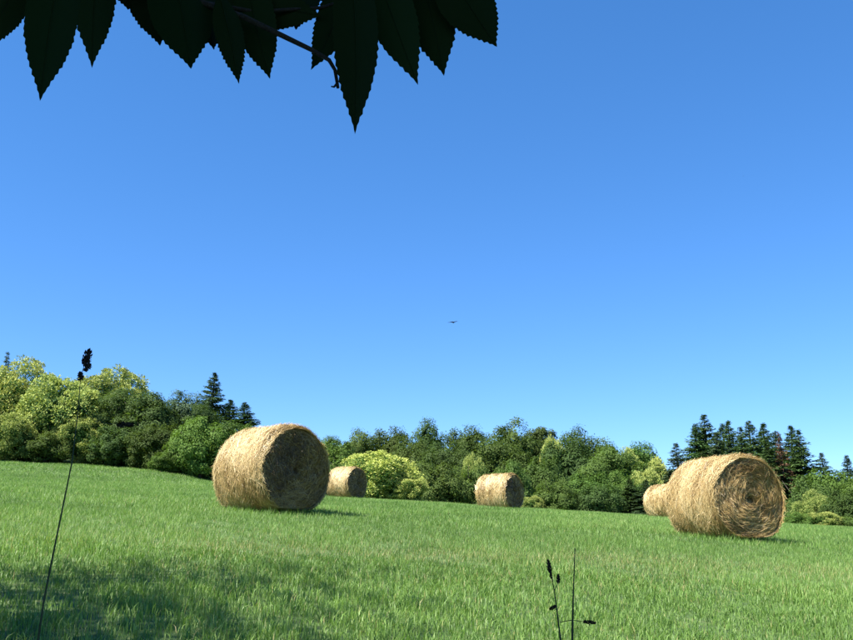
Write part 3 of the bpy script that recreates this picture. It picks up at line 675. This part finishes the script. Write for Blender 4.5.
# ------------------------------------------------------------------ the chestnut tree over the camera
def near_tree():
    rg = np.random.RandomState(77)
    base = np.array([-6.4, -.6, float(ground(-6.4, -.6))])
    t = thing('chestnut_tree', 'dark sweet chestnut branch with toothed hanging leaves overhead, close to the viewer', 'tree', base)
    def rel(p): return np.asarray(p, float) - base
    g = Geo(); zz = np.linspace(-.3, 7, 9); off = np.cumsum(rg.normal(0, .05, (9, 2)), 0); off[0] = 0
    g.tube(np.column_stack([off, zz]), np.linspace(.34, .07, 9), 12)
    obj('trunk', g.mesh('trunk', True), M['bark'], t)
    for k in range(8):
        z0 = 2.4 + k * .5; a = k * 2.4; L = 3.0 + rg.rand() * 1.4; s = np.linspace(0, 1, 6)[:, None]
        b = np.array([np.interp(z0, zz, off[:, 0]), np.interp(z0, zz, off[:, 1]), z0])
        p = b + np.array([math.cos(a), math.sin(a), .55]) * L * s + rg.normal(0, .06, (6, 3)) * s
        gl = Geo(); gl.tube(p, np.linspace(.10, .02, 6), 7); obj('limb', gl.mesh('limb', True), M['bark'], t)
    # the low limb that reaches over the viewer
    tip = at(200, 2, 1.12)
    P0 = base + np.array([.1, .05, 2.7]); s = np.linspace(0, 1, 9)[:, None]
    mid = np.array([-3.0, .6, 3.7])
    p = (1 - s) ** 2 * P0 + 2 * s * (1 - s) * mid + s ** 2 * tip
    gl = Geo(); gl.tube(rel(p), np.linspace(.09, .006, 9), 8)
    obj('limb', gl.mesh('limb', True), M['bark'], t)
    # leafy crown out of the frame: it shades the viewer and the near grass
    blobs = [(np.array([-8.0, -1.45, 5.7]), np.array([5.6, 5.6, 3.4]), 3300), (np.array([-1.7, -.1, 3.3]), np.array([2.4, 1.4, .9]), 420),
             (np.array([-3.0, -1.5, 4.3]), np.array([3.5, 2.8, 1.6]), 620)]
    P = []; N = []; D = []
    for c, r, nc in blobs:
        d = unit(rg.normal(0, 1, (nc, 3)))
        an = np.arctan2(d[:, 1], d[:, 0])
        rag = .80 + .16 * np.sin(5 * an + 1.0 + 2 * d[:, 2]) + .12 * np.sin(11 * an + 2.2) + .08 * np.sin(23 * an + 5 * d[:, 2])
        cp = c + d * r * ((.40 + .70 * rg.rand(nc) ** .7) * rag * 1.12)[:, None]
        for q in cp:
            n = rg.randint(18, 34); o = rg.normal(0, 1, (n, 3)) * np.array([.32, .32, .16])
            P.append(q + o); D.append(unit(o + np.array([0, 0, -.25]))); N.append(unit(rg.normal(0, .45, (n, 3)) + np.array([0, 0, 1.0])))
    P = np.concatenate(P); N = np.concatenate(N); D = np.concatenate(D); L = .15 + .09 * rg.rand(len(P))
    ok = P[:, 2] - CAM[2] > .78 * P[:, 1] + .12       # the skirt of the crown lifts towards the open field
    ok |= P[:, 0] < -.62 * np.maximum(P[:, 1], 0) - .5
    P, N, D, L = P[ok], N[ok], D[ok], L[ok]
    v, q = leaf_quads(rel(P), N, D, L, L * .36)
    o = obj('crown', mesh_np('crown', v, [q], {'tint': np.repeat(np.clip(rg.normal(.5, .2, len(P)), 0, 1), 4)}), M['shaded_leaf'], t)
    # twigs seen in the picture
    Yb = 1.12
    def twig(pts, r0, r1):
        p = np.array([at(x, y, Yd) for x, y, Yd in pts]); gt = Geo()
        gt.tube(rel(p), np.linspace(r0, r1, len(p)), 7); return obj('twig', gt.mesh('twig', True), M['twig'], t)
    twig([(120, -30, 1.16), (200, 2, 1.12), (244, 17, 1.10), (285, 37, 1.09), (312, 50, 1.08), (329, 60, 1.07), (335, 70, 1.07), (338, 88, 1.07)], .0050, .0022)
    twig([(200, 2, 1.12), (255, 12, 1.13), (320, 8, 1.14), (400, -15, 1.15), (470, -45, 1.16)], .0032, .002)
    twig([(200, 2, 1.12), (110, -18, 1.13), (40, -30, 1.13), (-60, -40, 1.12)], .0036, .002)
    twig([(337, 84, 1.068), (334, 87, 1.066), (331, 86.5, 1.066)], .0022, .0008)
    # hanging leaves: base (px,py), tip (px,py), width px, depth, curl, turn
    LV = [((38, -40), (-18, 52), 46, 1.12, .1, .2), ((66, -62), (40, 101), 54, 1.10, .06, 0), ((104, -70), (92, 68), 46, 1.14, -.05, .15),
          ((138, -60), (160, 46), 62, 1.16, .1, -.2), ((170, -52), (191, 69), 70, 1.11, .08, .1), ((206, -30), (214, 50), 42, 1.17, .1, .3),
          ((219, -8), (239, 84), 31, 1.10, -.06, .1), ((246, -35), (270, 79), 46, 1.13, .05, -.1), ((215, 8), (322, 16), 46, 1.15, .12, .3),
          ((352, -40), (311, 70), 44, 1.14, .1, -.2), ((350, -55), (355, 134), 50, 1.06, .05, 0), ((366, -62), (418, 85), 56, 1.11, -.05, .1),
          ((408, -58), (444, 76), 58, 1.13, .08, -.1), ((436, -48), (497, 47), 60, 1.09, .12, .2), ((300, -50), (296, 30), 54, 1.17, .1, .1),
          ((70, -60), (70, 12), 50, 1.18, .1, 0), ((120, -60), (128, 10), 56, 1.19, .1, .2), ((240, -60), (232, 14), 56, 1.19, .1, 0),
          ((400, -60), (384, 6), 50, 1.19, .1, 0), ((10, -60), (8, 14), 56, 1.17, .1, 0), ((455, -60), (452, 22), 50, 1.18, .1, 0),
          ((330, -60), (333, 12), 50, 1.2, .1, 0), ((160, -60), (180, 12), 56, 1.2, .1, 0), ((270, -60), (272, 18), 56, 1.2, .1, 0)]
    for bi, (b, e, wp, Yd, curl, turn) in enumerate(LV):
        A = at(*b, Yd); E = at(*e, Yd - .03 + .02 * rg.rand()); ax = E - A; L = np.linalg.norm(ax); ax /= L
        view = unit(.5 * (A + E) - CAM); S = unit(np.cross(ax, view)); Nn = np.cross(S, ax)
        S = S * math.cos(turn) + Nn * math.sin(turn); Nn = np.cross(S, ax)
        W = wp / F * Yd * 1.03; n = 47
        s = np.linspace(0, 1, n)
        prof = np.interp(s, [0, .05, .15, .3, .45, .6, .75, .87, .95, 1], [.02, .22, .62, .93, 1, .92, .66, .32, .10, 0.0]) * .5 * W
        side = .0045 if bi == 10 else float(np.clip(rg.normal(0, .0045), -.007, .007)); vv = []; bend = curl * np.sin(s * math.pi) * L * .25
        for i in range(n):
            m = A + ax * L * s[i] + Nn * bend[i] + S * side * math.sin(s[i] * math.pi)
            tl = (.0009 if i % 2 else -.0006) * min(1, prof[i] / .008) * rg.uniform(.3, 1.6)
            tr = (.0009 if i % 2 else -.0006) * min(1, prof[i] / .008) * rg.uniform(.3, 1.6)
            fw = ax * (.0022 if i % 2 else 0.0) * min(1, prof[i] / .01)
            up = Nn * prof[i] * .16
            vv += [m - S * (prof[i] + tl) + fw + up, m - S * prof[i] * .5 + up * .35, m, m + S * prof[i] * .5 + up * .35, m + S * (prof[i] + tr) + fw + up]
        q = [(i * 5 + j, i * 5 + j + 1, i * 5 + j + 6, i * 5 + j + 5) for i in range(n - 1) for j in range(4)]
        gl = Geo(); gl.add(rel(np.array(vv)), q, None, float(np.clip(rg.normal(.5, .2), 0, 1)))
        # raised midrib
        o = obj('leaf', gl.mesh('leaf', True), M['shaded_leaf'], t)
        gm = Geo(); gm.tube(rel(np.array([vv[i * 5 + 2] - Nn * .0004 for i in range(n)])), np.linspace(.0011, .0003, n), 5)
        obj('midrib', gm.mesh('midrib', True), M['shaded_leaf'], o)
near_tree()

# ------------------------------------------------------------------ tall dry grass stalks close to the camera
def stalk(name, label, pts, base_px, heads, branches, r0=.0010, Y=.92, group='tall dry grass stalks beside the viewer'):
    rg = np.random.RandomState(len(label))
    P = [at(x, y, Y + .004 * k) for k, (x, y) in enumerate(pts)]
    low = P[0]; lean = (P[0] - P[1]); lean /= abs(lean[2])
    gz = float(ground(low[0], Y)); n = 5
    foot = low + lean * .55 * (low[2] - gz); foot[1] = Y - .04; foot[2] = float(ground(foot[0], foot[1])) - .01
    mids = [foot + (low - foot) * s + np.array([0, .0, 0]) * s for s in np.linspace(0, 1, n)[:-1]]
    allp = np.array(mids + P)
    t = thing(name, label, 'grass stalk', foot + np.array([0, 0, .01]), 0, group); base = foot + np.array([0, 0, .01])
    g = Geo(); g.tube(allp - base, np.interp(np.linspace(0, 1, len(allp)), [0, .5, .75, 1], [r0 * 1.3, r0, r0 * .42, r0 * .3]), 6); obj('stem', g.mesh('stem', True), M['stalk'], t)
    for br in branches:
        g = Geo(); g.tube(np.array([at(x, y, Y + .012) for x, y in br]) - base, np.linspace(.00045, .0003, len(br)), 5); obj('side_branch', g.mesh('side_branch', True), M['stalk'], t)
    for (x, y, lpx, wpx, ang) in heads:   # clusters of overlapping pointed scales
        c = at(x, y, Y + .014) - base; a = R_(ang); ax = np.array([math.cos(a), 0.08, math.sin(a)]); ax /= np.linalg.norm(ax)
        L = lpx / F * Y; W = wpx / F * Y; n = 130
        s = rg.rand(n); rad = W * .36 * np.sin(np.clip(s * .94 + .06, 0, 1) * math.pi) ** .6
        th = rg.rand(n) * 6.283; e1 = unit(np.cross(ax, [0.1, 1, .2])); e2 = np.cross(ax, e1)
        o = (e1 * np.cos(th)[:, None] + e2 * np.sin(th)[:, None])
        p = c + ax * ((s - .5) * L * .9)[:, None] + o * (rad * (.3 + .7 * rg.rand(n)))[:, None]
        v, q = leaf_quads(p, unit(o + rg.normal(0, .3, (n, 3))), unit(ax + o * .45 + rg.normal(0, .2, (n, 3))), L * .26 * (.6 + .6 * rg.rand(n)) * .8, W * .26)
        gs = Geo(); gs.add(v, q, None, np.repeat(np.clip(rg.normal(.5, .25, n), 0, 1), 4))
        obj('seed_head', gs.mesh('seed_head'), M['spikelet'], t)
stalk('grass_stalk', 'tall leaning dark grass stalk with seed heads at the left, crossing the chestnuts',
      [(38, 640), (44, 600), (55, 545), (72, 462), (78, 410), (80.5, 378), (84, 366), (87, 352)], None,
      [(86.5, 359, 19, 11, 80), (87, 368, 10, 9, 60), (80.5, 377, 10, 9, 100), (124, 424.5, 17, 7.5, 2)],
      [[(79, 405), (95, 421), (108, 423.5), (118, 424)], [(83, 369), (87, 368), (88, 366)]])
stalk('grass_stalk', 'short grass stalk with four dark seed heads at the bottom, left of the bare stalk',
      [(563, 655), (560, 636), (556, 603), (553, 583), (551, 574), (549, 562)], None,
      [(549.5, 568, 14, 5, 100), (551, 576, 6, 4, 95), (558.3, 579.5, 9, 5, 88), (552.5, 607.5, 8, 5, 25), (588.5, 622, 13, 5, -4)],
      [[(554.5, 590), (557, 585), (558.3, 580)], [(557, 610), (553, 607.5)], [(560, 622), (572, 620), (583, 621.5)]], r0=.0011)
stalk('grass_stalk', 'bare straight dark grass stalk at the bottom right of centre',
      [(572, 655), (572.6, 620), (573.6, 585), (574.5, 560), (575, 548)], None, [], [], r0=.0015)

# ------------------------------------------------------------------ birds
def bird(px, py, Y, span, label, rz):
    p = at(px, py, Y); t = thing('bird', label, 'bird', p, rz, 'birds in the sky')
    g = Geo(); L = span * .42; s = np.linspace(-.5, .5, 9)
    pts = np.stack([s * L, 0 * s, .02 * span * np.cos(s * 3)], 1); g.tube(pts, np.array([.012, .03, .05, .062, .066, .062, .05, .038, .008]) * span, 8)
    obj('body', g.mesh('body', True), M['feather'], t)
    for sg in (-1, 1):
        y = np.linspace(0, 1, 6); ch = np.array([.17, .16, .14, .12, .08, .02]) * span
        xc = np.array([.03, .05, .06, .03, -.02, -.10]) * span; z = np.array([.02, .05, .07, .07, .06, .045]) * span
        up = np.stack([xc + ch / 2, sg * y * span * .5, z], 1); dn = np.stack([xc - ch / 2, sg * y * span * .5, z], 1)
        v = np.concatenate([up, dn, up - [0, 0, .012 * span], dn - [0, 0, .012 * span]]); q = []
        for i in range(5):
            q += [(i, i + 1, 7 + i, 6 + i), (12 + i, 18 + i, 19 + i, 13 + i), (i, 12 + i, 13 + i, i + 1), (6 + i, 7 + i, 19 + i, 18 + i)]
        g = Geo(); g.add(v, q); obj('wing', g.mesh('wing'), M['feather'], t)
    g = Geo(); v = np.array([(-.4 * L, .02 * span, .005), (-.4 * L, -.02 * span, .005), (-.85 * L, -.07 * span, .0), (-.85 * L, .07 * span, 0),
                             (-.4 * L, .02 * span, -.005), (-.4 * L, -.02 * span, -.005), (-.85 * L, -.07 * span, -.006), (-.85 * L, .07 * span, -.006)])
    g.add(v, [(0, 1, 2, 3), (4, 7, 6, 5), (0, 4, 5, 1), (1, 5, 6, 2), (2, 6, 7, 3), (3, 7, 4, 0)]); obj('tail', g.mesh('tail'), M['feather'], t)
bird(453, 322.5, 70, .95, 'dark bird gliding in the open sky above the middle of the wood', R_(60))
bird(743.3, 176, 160, .30, 'faint tiny speck of a bird high in the sky at the right', R_(20))
